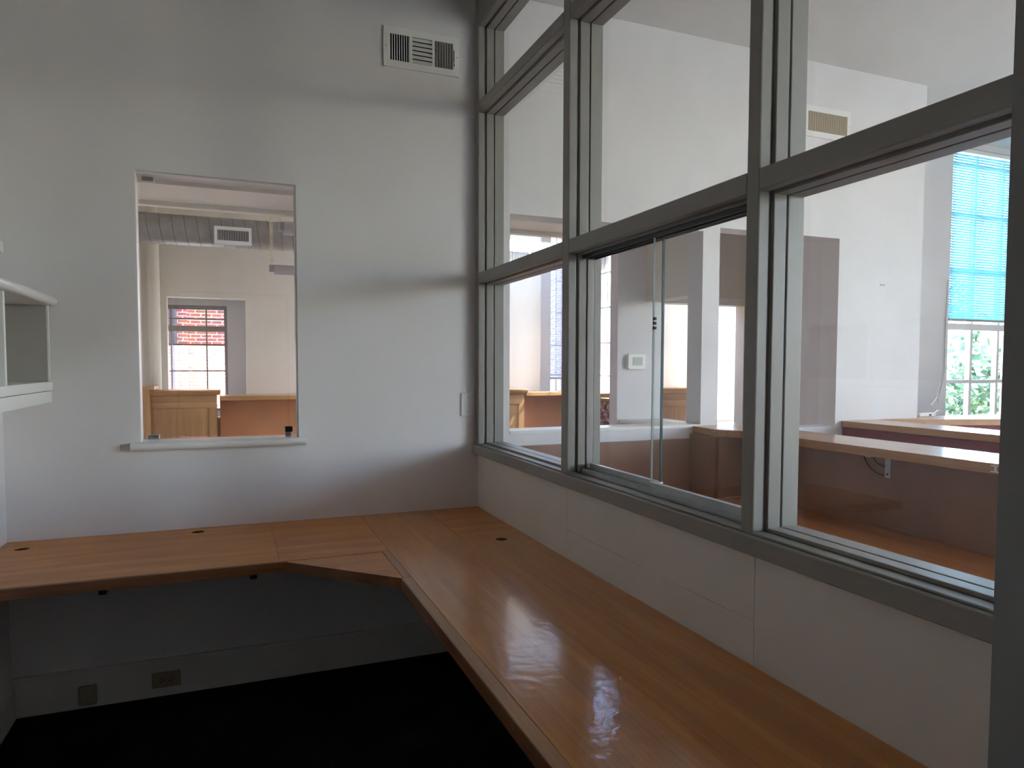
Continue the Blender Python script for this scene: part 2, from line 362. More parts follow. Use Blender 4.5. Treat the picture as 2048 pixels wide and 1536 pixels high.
wall('wall_hall_end', 'wall_paint', 'y', -3.225, -3.1, -3.6, -2.2, 0, CEIL)
# room beyond the openings
wall('wall_divider', 'cream_paint', 'x', 1.395, 1.515, 0.14, 0.60, 0, CEIL, [(0.14, 0.60, 1.115, 1.90)])
wall('wall_pier', 'wall_paint', 'y', 0.60, 0.70, 1.18, 1.515, 0, CEIL)
wall('wall_closet', 'wall_paint', 'x', 2.452, 2.60, 0.14, 0.62, 0, CEIL)
wall('wall_middle', 'cream_paint', 'y', 1.90, 2.02, 2.16, 4.30, 0, CEIL, [(2.325, 3.31, -0.01, 2.035)])
wall('wall_room_side', 'cream_paint', 'x', 4.15, 4.30, 0.95, 2.95, 0, CEIL, [(2.12, 2.66, 0.9, 3.0)])
wall('wall_room_end', 'cream_paint', 'y', 2.75, 2.95, 3.2, 4.30, 0, CEIL, [(3.655, 4.01, 0.80, 2.70)])
wall('wall_side_windows', 'cream_paint', 'x', 3.0, 3.2, 2.75, 5.3, 0, CEIL, [(2.83, 3.05, 1.0, 2.9), (3.75, 4.30, 1.08, 3.30)])
wall('wall_far', 'cream_paint', 'y', 4.80, 4.96, -2.2, 3.0, 0, CEIL, [(-1.806, -1.030, 0.9, 2.19), (-0.40, 0.80, 1.2, 3.2), (1.05, 1.90, 1.2, 3.2), (2.51, 3.0, 1.0, 3.30)], 'cream far wall with recessed window')
wall('wall_far_outer', 'wall_paint', 'y', 5.10, 5.30, -2.2, 3.2, 0, CEIL, [(-1.99, -1.222, 0.95, 2.13), (-0.40, 0.80, 1.2, 3.2), (1.05, 1.90, 1.2, 3.2), (2.79, 2.985, 1.02, 3.30)])
# beams under the far ceiling
struct(B('beam', 'cream_paint', XL, 1.515, 1.40, 1.895, 2.575, CEIL), 'deep painted ceiling beam')
struct(B('beam', 'cream_paint', XL, 1.515, 1.895, 1.96, 2.545, 2.62))
struct(B('beam', 'cream_paint', XL, 2.45, 4.66, 4.80, 3.02, 3.14))

# baseboards of the office
struct(B('baseboard_back', 'panel_paint', XL, 0, -0.016, 0, 0, 0.158, None, 0.003))
struct(B('baseboard_cap', 'panel_paint', XL, 0, -0.022, 0, 0.158, 0.170, None, 0.003))
struct(B('baseboard_left', 'panel_paint', XL, XL + 0.018, -3.1, -0.022, 0, 0.13, None, 0.004))

struct(MB().box(-0.7075, -0.692, -3.232, -3.1005, 0, 2.09).box(-1.6205, -1.605, -3.232, -3.1005, 0, 2.09).box(-1.605, -0.7075, -3.232, -3.1005, 2.09, 2.105).build('door_1', 'trim_paint'), 'painted jamb lining of the doorway')
# ---------------------------------------------------------------- partition: low wall panels
pw = sempty('wall_partition', (0.06, -1.55, 0), 'low panelled wall under the glazing')
B('wall_core', 'trim_paint', 0.014, XP, YF, 0, 0, 1.02, pw)
B('wall_panel', 'panel_paint', 0.0, 0.014, -1.0414, 0, 0, 1.02, pw, 0.0008, 1)
B('wall_panel', 'panel_paint', 0.0, 0.014, -2.070, -1.042, 0.849, 1.02, pw, 0.0008, 1)
B('wall_panel', 'panel_paint', 0.0, 0.014, -2.070, -1.042, 0, 0.8483, pw, 0.0008, 1)
B('wall_panel', 'panel_paint', 0.0, 0.014, YF, -2.0712, 0, 1.02, pw, 0.0008, 1)

# ---------------------------------------------------------------- partition: glazed frame
gf = sempty('window_1', (0.06, -1.55, 1.02), 'white painted interior glazing of posts and rails')
T = 'trim_paint'
POSTS = [(-0.050, 0.0), (-1.066, -1.012), (-2.072, -2.029), (YF, -3.045)]
RAILS = [(1.889, 1.941), (2.738, 2.788)]
TOP = 3.156
FR = [-0.012, 0.022]       # face boards
for a, b in POSTS:
    B('post_face', T, FR[0], FR[1], a, b, 1.066, CEIL, gf, 0.004)
    B('post', T, FR[1], XP, a + 0.006 if a > YF else a, b - 0.006 if b < 0 else b, 1.066, CEIL, gf)
bays = [(POSTS[i + 1][1], POSTS[i][0]) for i in range(3)]
levels = [(1.070, RAILS[0][0]), (RAILS[0][1], RAILS[1][0]), (RAILS[1][1], TOP)]
for bi, (ya, yb) in enumerate(bays):
    for ra, rb in RAILS + [(TOP, CEIL)]:
        B('rail_face', T, FR[0], FR[1], ya, yb, ra, rb, gf, 0.004)
        B('rail', T, FR[1], XP, ya - 0.006, yb + 0.006, ra + 0.006, rb - 0.006 if rb < CEIL else rb, gf)
    for li, (za, zb) in enumerate(levels):
        slider = (bi == 1 and li == 0)
        z0, z1, y0, y1 = za - (0.0 if li == 0 else 0.006), zb + 0.006, ya - 0.006, yb + 0.006
        t = 0.012
        if slider:
            B('stop', T, 0.030, XP, y0, y0 + t, z0, z1, gf, 0.002); B('stop', T, 0.030, 0.062, y1 - t, y1, z0, z1, gf, 0.002)
            B('stop', T, 0.064, 0.092, y1 - t - 0.004, y1, z0, z1, gf, 0.002); B('stop', T, 0.094, XP, y1 - t, y1, z0, z1, gf, 0.002)
            B('stop', T, 0.030, 0.044, y0 + t, y1 - t, z1 - t, z1, gf, 0.002)
            continue
        for xa, xb in ((0.030, 0.068), (0.0735, XP - 0.002)):
            B('stop', T, xa, xb, y0, y0 + t, z0, z1, gf, 0.002)
            B('stop', T, xa, xb, y1 - t, y1, z0, z1, gf, 0.002)
            B('stop', T, xa, xb, y0 + t, y1 - t, z1 - t, z1, gf, 0.002)
            if li == 0: pass
            else: B('stop', T, xa, xb, y0 + t, y1 - t, z0, z0 + t, gf, 0.002)
        B('pane', 'clear_glass', 0.0685, 0.0730, y0 + 0.002, y1 - 0.002, z0 + 0.004, z1 - 0.003, gf)
    # bottom stop boards lying on the sill
    if bi != 1:
        for xa, xb in ((0.030, 0.068), (0.0735, XP - 0.002)):
            B('sill_stop', T, xa, xb, ya + 0.008, yb - 0.008, 1.070, 1.080, gf, 0.002)
B('sill_face', T, -0.026, 0.0, YF, 0, 1.018, 1.066, gf, 0.004)
B('sill', T, 0.0, XP, YF, 0, 1.02, 1.066, gf)
B('sill_edge', T, -0.012, 0.024, YF, 0, 1.066, 1.072, gf, 0.0025)

# sliding glass and its tracks in the middle bay
ya, yb = bays[1]
trk = gf
B('lower_track', 'aluminium', 0.046, 0.096, ya + 0.008, yb - 0.008, 1.066, 1.076, trk, 0.001)
for x in (0.0465, 0.069, 0.0925): B('track_lip', 'aluminium', x, x + 0.003, ya + 0.008, yb - 0.008, 1.076, 1.088, trk)
B('upper_track', 'dark_aluminium', 0.044, 0.098, ya + 0.008, yb - 0.008, 1.882, 1.889, trk)
for x in (0.044, 0.069, 0.095): B('track_lip', 'dark_aluminium', x, x + 0.003, ya + 0.008, yb - 0.008, 1.870, 1.882, trk)
for nm, xc, y0, y1, edge, lab in (('sliding_glass', 0.0575, ya + 0.012, -1.527, 'b', 'near sliding glass sheet with a pale cut edge beside the mullion'),
                            ('sliding_glass', 0.0815, -1.545, yb - 0.020, 'a', 'far sliding glass sheet with dark green edge in the middle bay')):
    t = thing(nm, (xc, (y0 + y1) / 2, 1.08), lab, 'glass sheet', 'sliding glass sheets in the partition')
    B('pane', 'clear_glass', xc - 0.003, xc + 0.003, y0 + 0.003, y1 - 0.003, 1.105, 1.874, t)
    B('shoe', 'aluminium', xc - 0.008, xc + 0.008, y0, y1, 1.078, 1.106, t, 0.001)
    if edge == 'b': B('edge', 'glass_edge_light', xc - 0.003, xc + 0.003, y1 - 0.003, y1, 1.106, 1.874, t)
    else: B('edge', 'glass_edge', xc - 0.0035, xc + 0.0035, y0 - 0.001, y0 + 0.004, 1.106, 1.874, t)
    if edge == 'b':
        for k in range(3): B('bumper', 'black_plastic', xc - 0.005, xc + 0.005, y1 - 0.012, y1 - 0.005, 1.588 + k * 0.0145, 1.597 + k * 0.0145, t, 0.001)

# ---------------------------------------------------------------- pass-through sill and reveal trim
sl = MB().prism([(-0.062 + 0.020 * (1 - math.cos(math.radians(a))) * 1.0, 1.100 + 0.0175 + 0.0175 * math.sin(math.radians(a))) for a in range(-90, 91, 15)][::-1]
                and [(-0.022 - 0.0175 * math.cos(math.radians(a)), 1.1175 + 0.0175 * math.sin(math.radians(a))) for a in range(-90, 91, 15)] + [(0.12, 1.135), (0.12, 1.128), (0.0, 1.128), (0.0, 1.100)], -1.586, -0.858, 'x')
struct(sl.build('trim_1', 'white_paint', None, 0.0, 2, True), 'rounded white sill under the pass-through')
struct(MB().box(-1.553, -1.547, 0.0, 0.05, 1.135, 2.305).build('trim_2', 'white_paint'), 'white edge bead of the pass-through')
struct(MB().box(-0.894, -0.888, 0.02, 0.05, 1.135, 2.305).build('trim_3', 'white_paint'))
struct(MB().box(-1.547, -0.894, 0.02, 0.05, 2.299, 2.305).build('trim_4', 'white_paint'))

hg = thing('hinged_glass_pane', (-1.22, 0.06, 1.136), 'clear frameless glass pane in the pass-through opening of the back wall', 'glass pane')
B('pane', 'clear_glass', -1.536, -0.895, 0.060, 0.066, 1.146, 2.292, hg)
B('edge', 'glass_edge_light', -0.8945, -0.8915, 0.060, 0.066, 1.146, 2.292, hg)
for z in (1.140, 2.274):
    h = B('hinge', 'chrome', -1.530, -1.478, 0.050, 0.076, z, z + 0.020, hg, 0.003)
    MB().cyl((-1.488, 0.049, z + 0.010), (-1.488, 0.052, z + 0.010), 0.004).build('screw', 'steel', h)
lk = B('lock', 'black_plastic', -0.946, -0.912, 0.046, 0.080, 1.156, 1.182, hg, 0.003)
B('lock_foot', 'steel', -0.944, -0.920, 0.052, 0.074, 1.137, 1.156, lk)

# ---------------------------------------------------------------- plates on the back wall
pl = thing('blank_wall_plate', (-0.052, 0, 1.214), 'blank painted cover plate on the back wall beside the glazing', 'wall plate')
B('plate', 'office_paint', -0.090, -0.014, -0.007, 0, 1.214, 1.333, pl, 0.003)
MB().cyl((-0.052, -0.009, 1.235), (-0.052, -0.006, 1.235), 0.003).build('screw', 'steel', pl)
MB().cyl((-0.052, -0.009, 1.312), (-0.052, -0.006, 1.312), 0.003).build('screw', 'grey_plastic', pl)
ou = thing('power_outlet', (-1.467, -0.016, 0.041), 'beige duplex power outlet set sideways in the baseboard', 'outlet')
B('plate', 'beige_plastic', -1.525, -1.410, -0.022, -0.016, 0.041, 0.111, ou, 0.003)
for x in (-1.487, -1.447):
    s = MB().prism(round_rect(x - 0.017, x + 0.017, 0.060, 0.092, 0.010), -0.0245, -0.021, 'y').build('socket', 'beige_plastic', ou)
    B('slot', 'dark_gap', x - 0.009, x + 0.001, -0.0252, -0.0243, 0.068, 0.071, s); B('slot', 'dark_gap', x - 0.007, x + 0.001, -0.0252, -0.0243, 0.081, 0.084, s)
    MB().cyl((x + 0.010, -0.0252, 0.076), (x + 0.010, -0.0243, 0.076), 0.003, n=8).build('slot', 'dark_gap', s)
ja = thing('phone_jack', (-1.770, -0.016, 0.018), 'small beige phone jack box on the baseboard near the corner', 'phone jack')
B('box', 'beige_plastic', -1.805, -1.736, -0.036, -0.016, 0.018, 0.102, ja, 0.008, 3)
MB().cyl((-1.758, -0.038, 0.042), (-1.758, -0.035, 0.042), 0.007, n=12).build('screw', 'grey_plastic', ja)

# ---------------------------------------------------------------- registers
def wall_register(name, x0, x1, z0, z1, y, label, three):
    t = thing(name, ((x0 + x1) / 2, y, z0), label, 'air register', 'wall registers')
    w = x1 - x0; mx, mz = (0.032, 0.032) if three else (0.03, 0.035)
    gx0, gx1, gz0, gz1 = x0 + mx, x1 - mx, z0 + mz, z1 - mz
    secs = [(gx0, gx0 + 0.096), (gx0 + 0.108, gx0 + 0.208), (gx0 + 0.220, gx1)] if three else [(gx0, gx1)]
    holes = [(a, b, gz0, gz1) for a, b in secs]
    f = wall('frame', 'register_white', 'y', y - 0.010, y - 0.006, x0, x1, z0, z1, holes)
    del f['kind']; f.parent = t; f.location = -WPOS[t]
    rim = MB()
    for a, b, c, d in ((x0, x1, z0, z0 + 0.004), (x0, x1, z1 - 0.004, z1), (x0, x0 + 0.004, z0, z1), (x1 - 0.004, x1, z0, z1)): rim.box(a, b, y - 0.0062, y, c, d)
    rim.build('rim', 'register_white', t)
    B('duct_dark', 'dark_gap', gx0 - 0.004, gx1 + 0.004, y - 0.0012, y - 0.0006, gz0 - 0.004, gz1 + 0.004, t)  # near-black sheet stands in for the darkness behind the vanes
    if three:
        a, b = secs[0]
        for k in range(8):
            x = a + 0.007 + k * (b - a - 0.002) / 8
            MB().prism([(x, y - 0.012), (x + 0.0035, y - 0.012), (x + 0.0065, y - 0.002), (x + 0.0030, y - 0.002)], gz0, gz1, 'z').build('vane', 'register_white', t)
        a, b = secs[1]
        for k in range(6):
            z = gz0 + 0.006 + k * (gz1 - gz0) / 6
            MB().prism([(y - 0.013, z - 0.006), (y - 0.002, z + 0.012), (y - 0.002, z + 0.0145), (y - 0.013, z - 0.0035)], a, b, 'x').build('vane', 'register_white', t)
        a, b = secs[2]
        for k in range(7):
            x = a + 0.002 + k * (b - a) / 7
            MB().prism([(x, y - 0.003), (x + 0.0035, y - 0.003), (x + 0.0125, y - 0.012), (x + 0.009, y - 0.012)], gz0, gz1, 'z').build('vane', 'grey_plastic', t)  # grey puts shading into the colour of these white vanes
        B('lever_slot', 'dark_gap', gx1 + 0.004, gx1 + 0.008, y - 0.0106, y - 0.0098, gz0 + 0.015, gz1 - 0.030, t)
        B('lever', 'register_white', gx1 + 0.001, gx1 + 0.012, y - 0.020, y - 0.010, gz0 + 0.028, gz0 + 0.034, t, 0.002)
    else:
        for k in range(17):
            x = gx0 + 0.004 + k * (gx1 - gx0) / 17
            MB().prism([(x, y - 0.003), (x + 0.003, y - 0.003), (x + 0.016, y - 0.012), (x + 0.013, y - 0.012)], gz0, gz1, 'z').build('vane', 'tan_vane', t)
    for x in (x0 + 0.011, x1 - 0.011): MB().cyl((x, y - 0.0115, (z0 + z1) / 2), (x, y - 0.009, (z0 + z1) / 2), 0.003, n=8).build('screw', 'steel', t)
    return t
wall_register('wall_register', -0.478, -0.101, 2.908, 3.097, 0.0, 'white three section air register high on the office back wall', True)
wall_register('wall_register', 2.129, 2.510, 2.900, 3.090, 0.0, 'white air register with tan vertical vanes high on reception wall', False)

# ---------------------------------------------------------------- office desk
dk = thing('corner_desk', (-0.6, -0.7, 0), 'long L-shaped wooden built-in desk along the back wall and glazing', 'desk')
def drill(o, holes):
    for x, y, r in holes:
        c = MB().cyl((x, y, 0.60), (x, y, 0.80), r, n=24).build('cutter', 'dark_gap')
        md = o.modifiers.new('b', 'BOOLEAN'); md.operation = 'DIFFERENCE'; md.object = c; md.solver = 'EXACT'
        bpy.context.view_layer.update()
        dg = bpy.context.evaluated_depsgraph_get(); me = bpy.data.meshes.new_from_object(o.evaluated_get(dg)); 
        o.modifiers.clear(); me.name = o.data.name; o.data = me
        me.materials.clear(); me.materials.append(c.data.materials[0] if False else M[o['m']])
        for p in me.polygons: p.material_index = 0
        bpy.data.objects.remove(c)
ZT, ZB = 0.740, 0.703
def board(name, mat, poly, z0=ZB, z1=ZT, bevel=0.001, parent=dk):
    o = MB().prism(poly, z0, z1, 'z').build(name, mat, parent, bevel, 1); o['m'] = mat; return o
b1 = board('worktop_panel', 'desk_wood_x', [(XL, -0.694), (-1.0215, -0.694), (-1.0215, 0), (XL, 0)])
b2 = board('worktop_panel', 'desk_wood_x', [(-1.0205, -0.694), (-0.6085, -0.694), (-0.6085, -0.0), (-1.0205, -0.0)])
b3 = board('worktop_panel', 'desk_wood_y', [(-0.6075, YF), (0, YF), (0, -0.581), (-0.2785, -0.581), (-0.2785, 0), (-0.6075, 0)])
b4 = board('inset_panel', 'desk_wood_x', [(-0.2765, -0.5795), (0, -0.5795), (0, 0), (-0.2765, 0)])
drill(b1, [(-1.962, -0.140, 0.027), (-1.324, -0.080, 0.027)])
drill(b3, [(-0.128, -0.683, 0.026)])
for gx, gy, gr in ((-1.962, -0.140, 0.0265), (-1.324, -0.080, 0.0265), (-0.128, -0.683, 0.0255)):
    MB().cyl((gx, gy, 0.698), (gx, gy, 0.7365), gr, n=24).build('hole_shade', 'dark_gap', dk)  # black plugs stand in for the shade inside the holes
board('edge_strip', 'edge_wood_x', [(XL, -0.714), (-0.998, -0.714), (-0.998, -0.6945), (XL, -0.6945)], ZB, ZT)
board('wedge_panel', 'desk_wood_x', [(-0.995, -0.7145), (-0.6365, -1.0645), (-0.6365, -0.6955), (-0.9935, -0.6955)], ZB + 0.001, ZT - 0.002)
we = MB().prism([(-0.998, -0.7150), (-0.6410, -1.0665), (-0.6385, -1.0640), (-0.9955, -0.7125)], ZB, ZT - 0.0005, 'z').build('wedge_edge', 'edge_wood_x', dk)
board('edge_strip', 'strip_wood_y', [(-0.6355, -1.0645), (-0.6085, -1.0645), (-0.6085, -0.6955), (-0.6355, -0.6955)])
st = board('edge_strip', 'strip_wood_y', [(-0.6420, YF), (-0.6085, YF), (-0.6085, -1.0665), (-0.6420, -1.0665)])
B('edge_face', 'edge_wood_y', -0.6450, -0.6422, YF, -1.0665, ZB - 0.001, ZT - 0.001, dk)
for x, y in ((-1.605, -0.60), (-1.112, -0.60)):
    br = B('bracket', 'black_plastic', x - 0.012, x + 0.012, -0.66, -0.001, ZB - 0.006, ZB - 0.0005, dk)
    B('bracket_tip', 'black_plastic', x - 0.012, x + 0.012, -0.66, -0.63, ZB - 0.030, ZB - 0.006, br)

# ---------------------------------------------------------------- shelves on the left wall
cb = thing('wall_cubby_shelf', (-1.95, -0.9, 1.315), 'white wall cubby with rounded top edge on the left wall', 'shelf')
y0, y1 = -2.2, -0.004
prof = [(XL, 1.715), (-1.862, 1.715)] + [(-1.862 + 0.0195 * math.sin(math.radians(a)), 1.7345 - 0.0195 * math.cos(math.radians(a))) for a in range(15, 180, 15)] + [(-1.862, 1.754), (XL, 1.754)]
MB().prism(prof, y0, y1, 'y').build('top_board', 'white_paint', cb, 0, 2, True)
for y in (-0.022, -0.625, -1.24, -1.85):
    B('divider', 'white_paint', XL, -1.872, y - 0.009, y + 0.009, 1.402, 1.715, cb, 0.001)
B('end_shade', 'grey_plastic', XL + 0.006, -1.878, -0.0345, -0.0315, 1.403, 1.714, cb)  # grey sheet imitates the shade at the cubby's inner end
B('back_board', 'grey_plastic', XL, XL + 0.006, y0, y1 - 0.03, 1.402, 1.715, cb)
B('bottom_board', 'white_paint', XL, -1.868, y0, y1, 1.366, 1.402, cb, 0.002)
B('bottom_rail', 'white_paint', XL, -1.872, y0, y1, 1.316, 1.3635, cb, 0.002)
us = thing('wall_ledge', (-2.03, -1.2, 1.92), 'narrow white ledge on the left wall above the cubby', 'ledge')
B('board', 'white_paint', XL, -2.028, -2.2, -0.004, 1.922, 1.966, us, 0.002)
B('lip', 'white_paint', -2.028, -2.0245, -2.2, -0.004, 1.922, 1.966, us, 0.001)

# ================================================================== RECEPTION BEYOND THE GLAZING
HC = 1.12
rc = thing('reception_counter', (1.55, -1.4, 0), 'wood topped reception counter with brown front running beside the partition', 'counter')
MB().prism([(1.405, -3.4), (1.725, -3.4), (1.725, -0.002), (1.338, -0.002), (1.318, -0.235), (1.405, -0.345)], HC - 0.040, HC, 'z').build('counter_top', 'counter_wood_y', rc, 0.002, 1)
MB().prism([(1.5165, -0.002), (1.725, -0.002), (1.725, 0.2), (1.5165, 0.2)], HC - 0.034, HC - 0.0005, 'z').build('counter_return', 'counter_wood_y', rc)
B('front_panel', 'brown_panel', 1.556, 1.60, -3.4, -0.27, 0.0, HC - 0.041, rc)
B('end_panel', 'brown_panel', 1.30, 1.312, -0.268, -0.03, 0.742, HC - 0.041, rc)
B('end_panel', 'brown_panel', 1.312, 1.60, -0.272, -0.258, 0.742, HC - 0.041, rc)
B('corner_strip', 'edge_wood_y', 1.298, 1.316, -0.276, -0.262, 0.742, HC - 0.041, rc, 0.003)
B('back_panel', 'brown_panel', XP + 0.004, 1.556, -0.030, -0.004, 0.0, 1.048, rc)
wt = thing('reception_desk', (1.1, -1.5, 0), 'low wooden work surface below the brown reception counter panel', 'desk')
MB().prism([(0.90, -3.4), (1.554, -3.4), (1.554, -0.274), (1.298, -0.274), (1.298, -0.032), (XP + 0.006, -0.032), (XP + 0.006, -0.62), (0.78, -0.62), (0.90, -0.80)], 0.703, 0.74, 'z').build('work_surface', 'reception_wood', wt, 0.001, 1)
B('leg_panel', 'brown_panel', 0.92, 1.54, -3.38, -3.36, 0, 0.703, wt); B('leg_panel', 'brown_panel', XP + 0.01, XP + 0.03, -0.6, -0.04, 0, 0.703, wt)
bk = thing('counter_bracket', (1.545, -1.147, 0.975), 'steel angle bracket with dark cable loops under the reception counter top', 'bracket')
B('upright', 'aluminium', 1.550, 1.5555, -1.162, -1.132, 0.972, HC - 0.041, bk, 0.001)
B('arm', 'aluminium', 1.425, 1.5555, -1.162, -1.132, HC - 0.047, HC - 0.0415, bk, 0.001)
MB().cyl((1.548, -1.147, 0.990), (1.5505, -1.147, 0.990), 0.004, n=10).build('screw', 'dark_gap', bk)
for r in (0.065, 0.115):
    MB().tube([(1.547, -1.135 + r * 0.98 * math.sin(math.radians(a)), HC - 0.045 - r * math.cos(math.radians(a)) * 0.8) for a in range(0, 91, 9)], 0.0022).build('cable', 'black_plastic', bk)
tag(MB().prism([(-1.735, 1.088), (-1.703, 1.088), (-1.703, 1.093), (-1.716, 1.093), (-1.716, 1.110), (-1.703, 1.110), (-1.703, 1.115), (-1.735, 1.115), (-1.735, 1.110), (-1.723, 1.110), (-1.723, 1.093), (-1.735, 1.093)], 1.398, 1.4045, 'x').build('edge_clip', 'white_plastic'), 'small white clip on the front edge of the reception counter', 'clip')
c2 = thing('maroon_counter', (2.6, -1.6, 0), 'wood topped counter with maroon front panel behind the reception counter', 'counter')
B('counter_top', 'counter_wood_y', 2.500, 2.80, -3.4, -0.004, HC - 0.040, HC, c2, 0.002, 1)
B('front_panel', 'maroon_panel', 2.515, 2.56, -3.4, -0.006, 0, HC - 0.041, c2)
c3 = thing('window_counter', (3.5, -0.1, 0), 'angled wooden counter in front of the tall gridded window', 'counter')
MB().prism([(2.802, -0.012), (3.63, -0.275), (5.2, -0.78), (5.2, 0.02), (4.156, 0.07), (3.40, 0.12), (3.22, 0.12), (3.202, -0.002), (2.802, -0.002)], HC - 0.042, HC, 'z').build('counter_top', 'counter_wood_x', c3, 0.002, 1)
MB().prism([(2.85, -0.004), (3.63, -0.255), (5.15, -0.745), (5.15, -0.70), (3.65, -0.21), (2.98, -0.004)], 0, HC - 0.043, 'z').build('front_panel', 'maroon_panel', c3)
B('leg_panel', 'maroon_panel', 5.13, 5.16, -0.69, 0.0, 0, HC - 0.043, c3)
cd = thing('wall_cable', (4.2, 0.69, HC), 'thin grey cable hanging down the white wall beside the tall window', 'cable')
MB().tube([(4.40 - 0.012 * math.sin(k / 3.0), 0.690, 2.2 - 0.11 * k) for k in range(8)] + [(4.36, 0.68, 1.36), (4.30, 0.66, 1.24), (4.20, 0.6, 1.19), (4.10, 0.5, 1.16), (3.8, 0.25, 1.145), (3.45, 0.10, 1.135)], 0.0035).build('wire', 'grey_plastic', cd)
MB().tube([(4.34, 0.690, 1.50), (4.335, 0.685, 1.35), (4.25, 0.64, 1.22), (4.0, 0.5, 1.17), (3.7, 0.22, 1.15), (3.47, 0.09, 1.136)], 0.0030).build('wire', 'white_plastic', cd)
jx = thing('cable_box', (3.36, 0.06, HC), 'small white cable junction box on the angled window counter', 'junction box')
B('box', 'white_plastic', 3.30, 3.46, 0.055, 0.10, HC + 0.0005, HC + 0.025, jx, 0.004); B('port', 'black_plastic', 3.39, 3.41, 0.053, 0.056, HC + 0.006, HC + 0.018, jx)
hk = thing('wall_hook', (2.831, 0, 2.005), 'tiny dark hook on the white reception wall', 'hook')
B('plate', 'steel', 2.815, 2.848, -0.004, 0, 2.009, 2.017, hk); MB().tube([(2.84, -0.003, 2.013), (2.84, -0.014, 2.010), (2.84, -0.016, 2.018)], 0.002).build('prong', 'steel', hk)

# thermostat on the pier
th = thing('thermostat', (1.31, 0.6, 1.45), 'white wall thermostat with green grey display on the pier beyond the glazing', 'thermostat')
MB().prism(round_rect(1.243, 1.380, 1.450, 1.552, 0.016), 0.568, 0.600, 'y').build('housing', 'white_plastic', th, 0.004)
B('display', 'lcd_green', 1.278, 1.352, 0.5655, 0.5690, 1.476, 1.530, th, 0.001)
# white capping of the openings
struct(B('trim_5', 'white_paint', 0.18, 1.393, -0.004, 0.150, 1.108, 1.128, None, 0.002), 'white sill cap of the wide opening')
struct(B('trim_6', 'white_paint', 1.20, 1.53, 0.16, 0.595, 1.100, 1.118, None, 0.002))
struct(B('trim_7', 'white_paint', 2.315, 3.320, 1.885, 1.90, 2.035, 2.10, None, 0.003), 'door head casing')

# ---------------------------------------------------------------- windows
wcount = [2]
def window(axis, pos, u0, u1, z0, z1, us=(), zs=(), mat='white_paint', fw=0.045, mw=0.022, depth=0.06, label=None):
    def BX(nm, m, a0, a1, ua, ub, za, zb, par):
        return B(nm, m, ua, ub, a0, a1, za, zb, par) if axis == 'y' else B(nm, m, a0, a1, ua, ub, za, zb, par)
    n = 'window_%d' % wcount[0]; wcount[0] += 1
    c = (u0 + u1) / 2
    w = sempty(n, (c, pos, z0) if axis == 'y' else (pos, c, z0), label)
    d = depth / 2
    BX('frame', mat, pos - d, pos + d, u0, u0 + fw, z0, z1, w); BX('frame', mat, pos - d, pos + d, u1 - fw, u1, z0, z1, w)
    BX('frame', mat, pos - d, pos + d, u0 + fw, u1 - fw, z1 - fw, z1, w); BX('frame', mat, pos - d, pos + d, u0 + fw, u1 - fw, z0, z0 + fw, w)
    ue = [u0 + fw] + sorted(us) + [u1 - fw]; ze = [z0 + fw] + sorted(z if not isinstance(z, tuple) else z[0] for z in zs) + [z1 - fw]
    for u in us: BX('muntin', mat, pos - d * 0.6, pos + d * 0.6, u - mw / 2, u + mw / 2, z0 + fw, z1 - fw, w)
    for z in zs:
        zz, hw = z if isinstance(z, tuple) else (z, mw)
        BX('meeting_rail' if hw > mw else 'muntin', mat, pos - d * (0.9 if hw > mw else 0.55), pos + d * (0.9 if hw > mw else 0.55), u0 + fw, u1 - fw, zz - hw / 2, zz + hw / 2, w)
    for i in range(len(ue) - 1):
        for j in range(len(ze) - 1):
            BX('pane', 'window_glass', pos - 0.002, pos + 0.002, ue[i], ue[i + 1], ze[j], ze[j + 1], w)
    return w
def blind(axis, pos, u0, u1, z0, z1, label, tilt=25, pitch=0.022, mat='sky_tint_slat'):
    t = thing('window_blind', ((u0 + u1) / 2, pos, z0) if axis == 'y' else (pos, (u0 + u1) / 2, z0), label, 'blind', 'window blinds')
    mb = MB(); n = int((z1 - z0 - 0.04) / pitch); c, s = math.cos(math.radians(tilt)) * 0.0125, math.sin(math.radians(tilt)) * 0.0125
    for k in range(n):
        z = z0 + 0.025 + k * pitch
        for sg in (0,):
            q = [(-c, z - s), (c, z + s), (c, z + s + 0.0006), (-c, z - s + 0.0006)]
            if axis == 'y': mb.add([(u, pos + a, b) for u in (u0, u1) for a, b in q], [(0, 1, 2, 3), (7, 6, 5, 4), (0, 4, 5, 1), (1, 5, 6, 2), (2, 6, 7, 3), (3, 7, 4, 0)])
            else: mb.add([(pos + a, u, b) for u in (u0, u1) for a, b in q], [(0, 1, 2, 3), (7, 6, 5, 4), (0, 4, 5, 1), (1, 5, 6, 2), (2, 6, 7, 3), (3, 7, 4, 0)])
    o = mb.build('slats', mat, t); o['kind'] = 'stuff'
    def BX(nm, m, a0, a1, ua, ub, za, zb): return B(nm, m, ua, ub, a0, a1, za, zb, t, 0.002) if axis == 'y' else B(nm, m, a0, a1, ua, ub, za, zb, t, 0.002)
    BX('head_rail', 'white_plastic', pos - 0.018, pos + 0.018, u0, u1, z1 - 0.03, z1)
    BX('bottom_rail', 'grey_plastic', pos - 0.014, pos + 0.014, u0, u1, z0, z0 + 0.018)
    for f in (0.12, 0.88):
        u = u0 + (u1 - u0) * f
        BX('ladder_cord', 'white_plastic', pos - 0.015, pos - 0.0135, u - 0.001, u + 0.001, z0 + 0.01, z1 - 0.02)
    return t
YW = 0.76
window('y', YW, 4.43, 5.50, 0.72, 3.31, (4.785, 5.13), (1.344, (1.815, 0.055), 2.29, 2.765, 3.19), 'white_paint', 0.04, 0.030, 0.07, 'tall gridded window with blind half lowered')
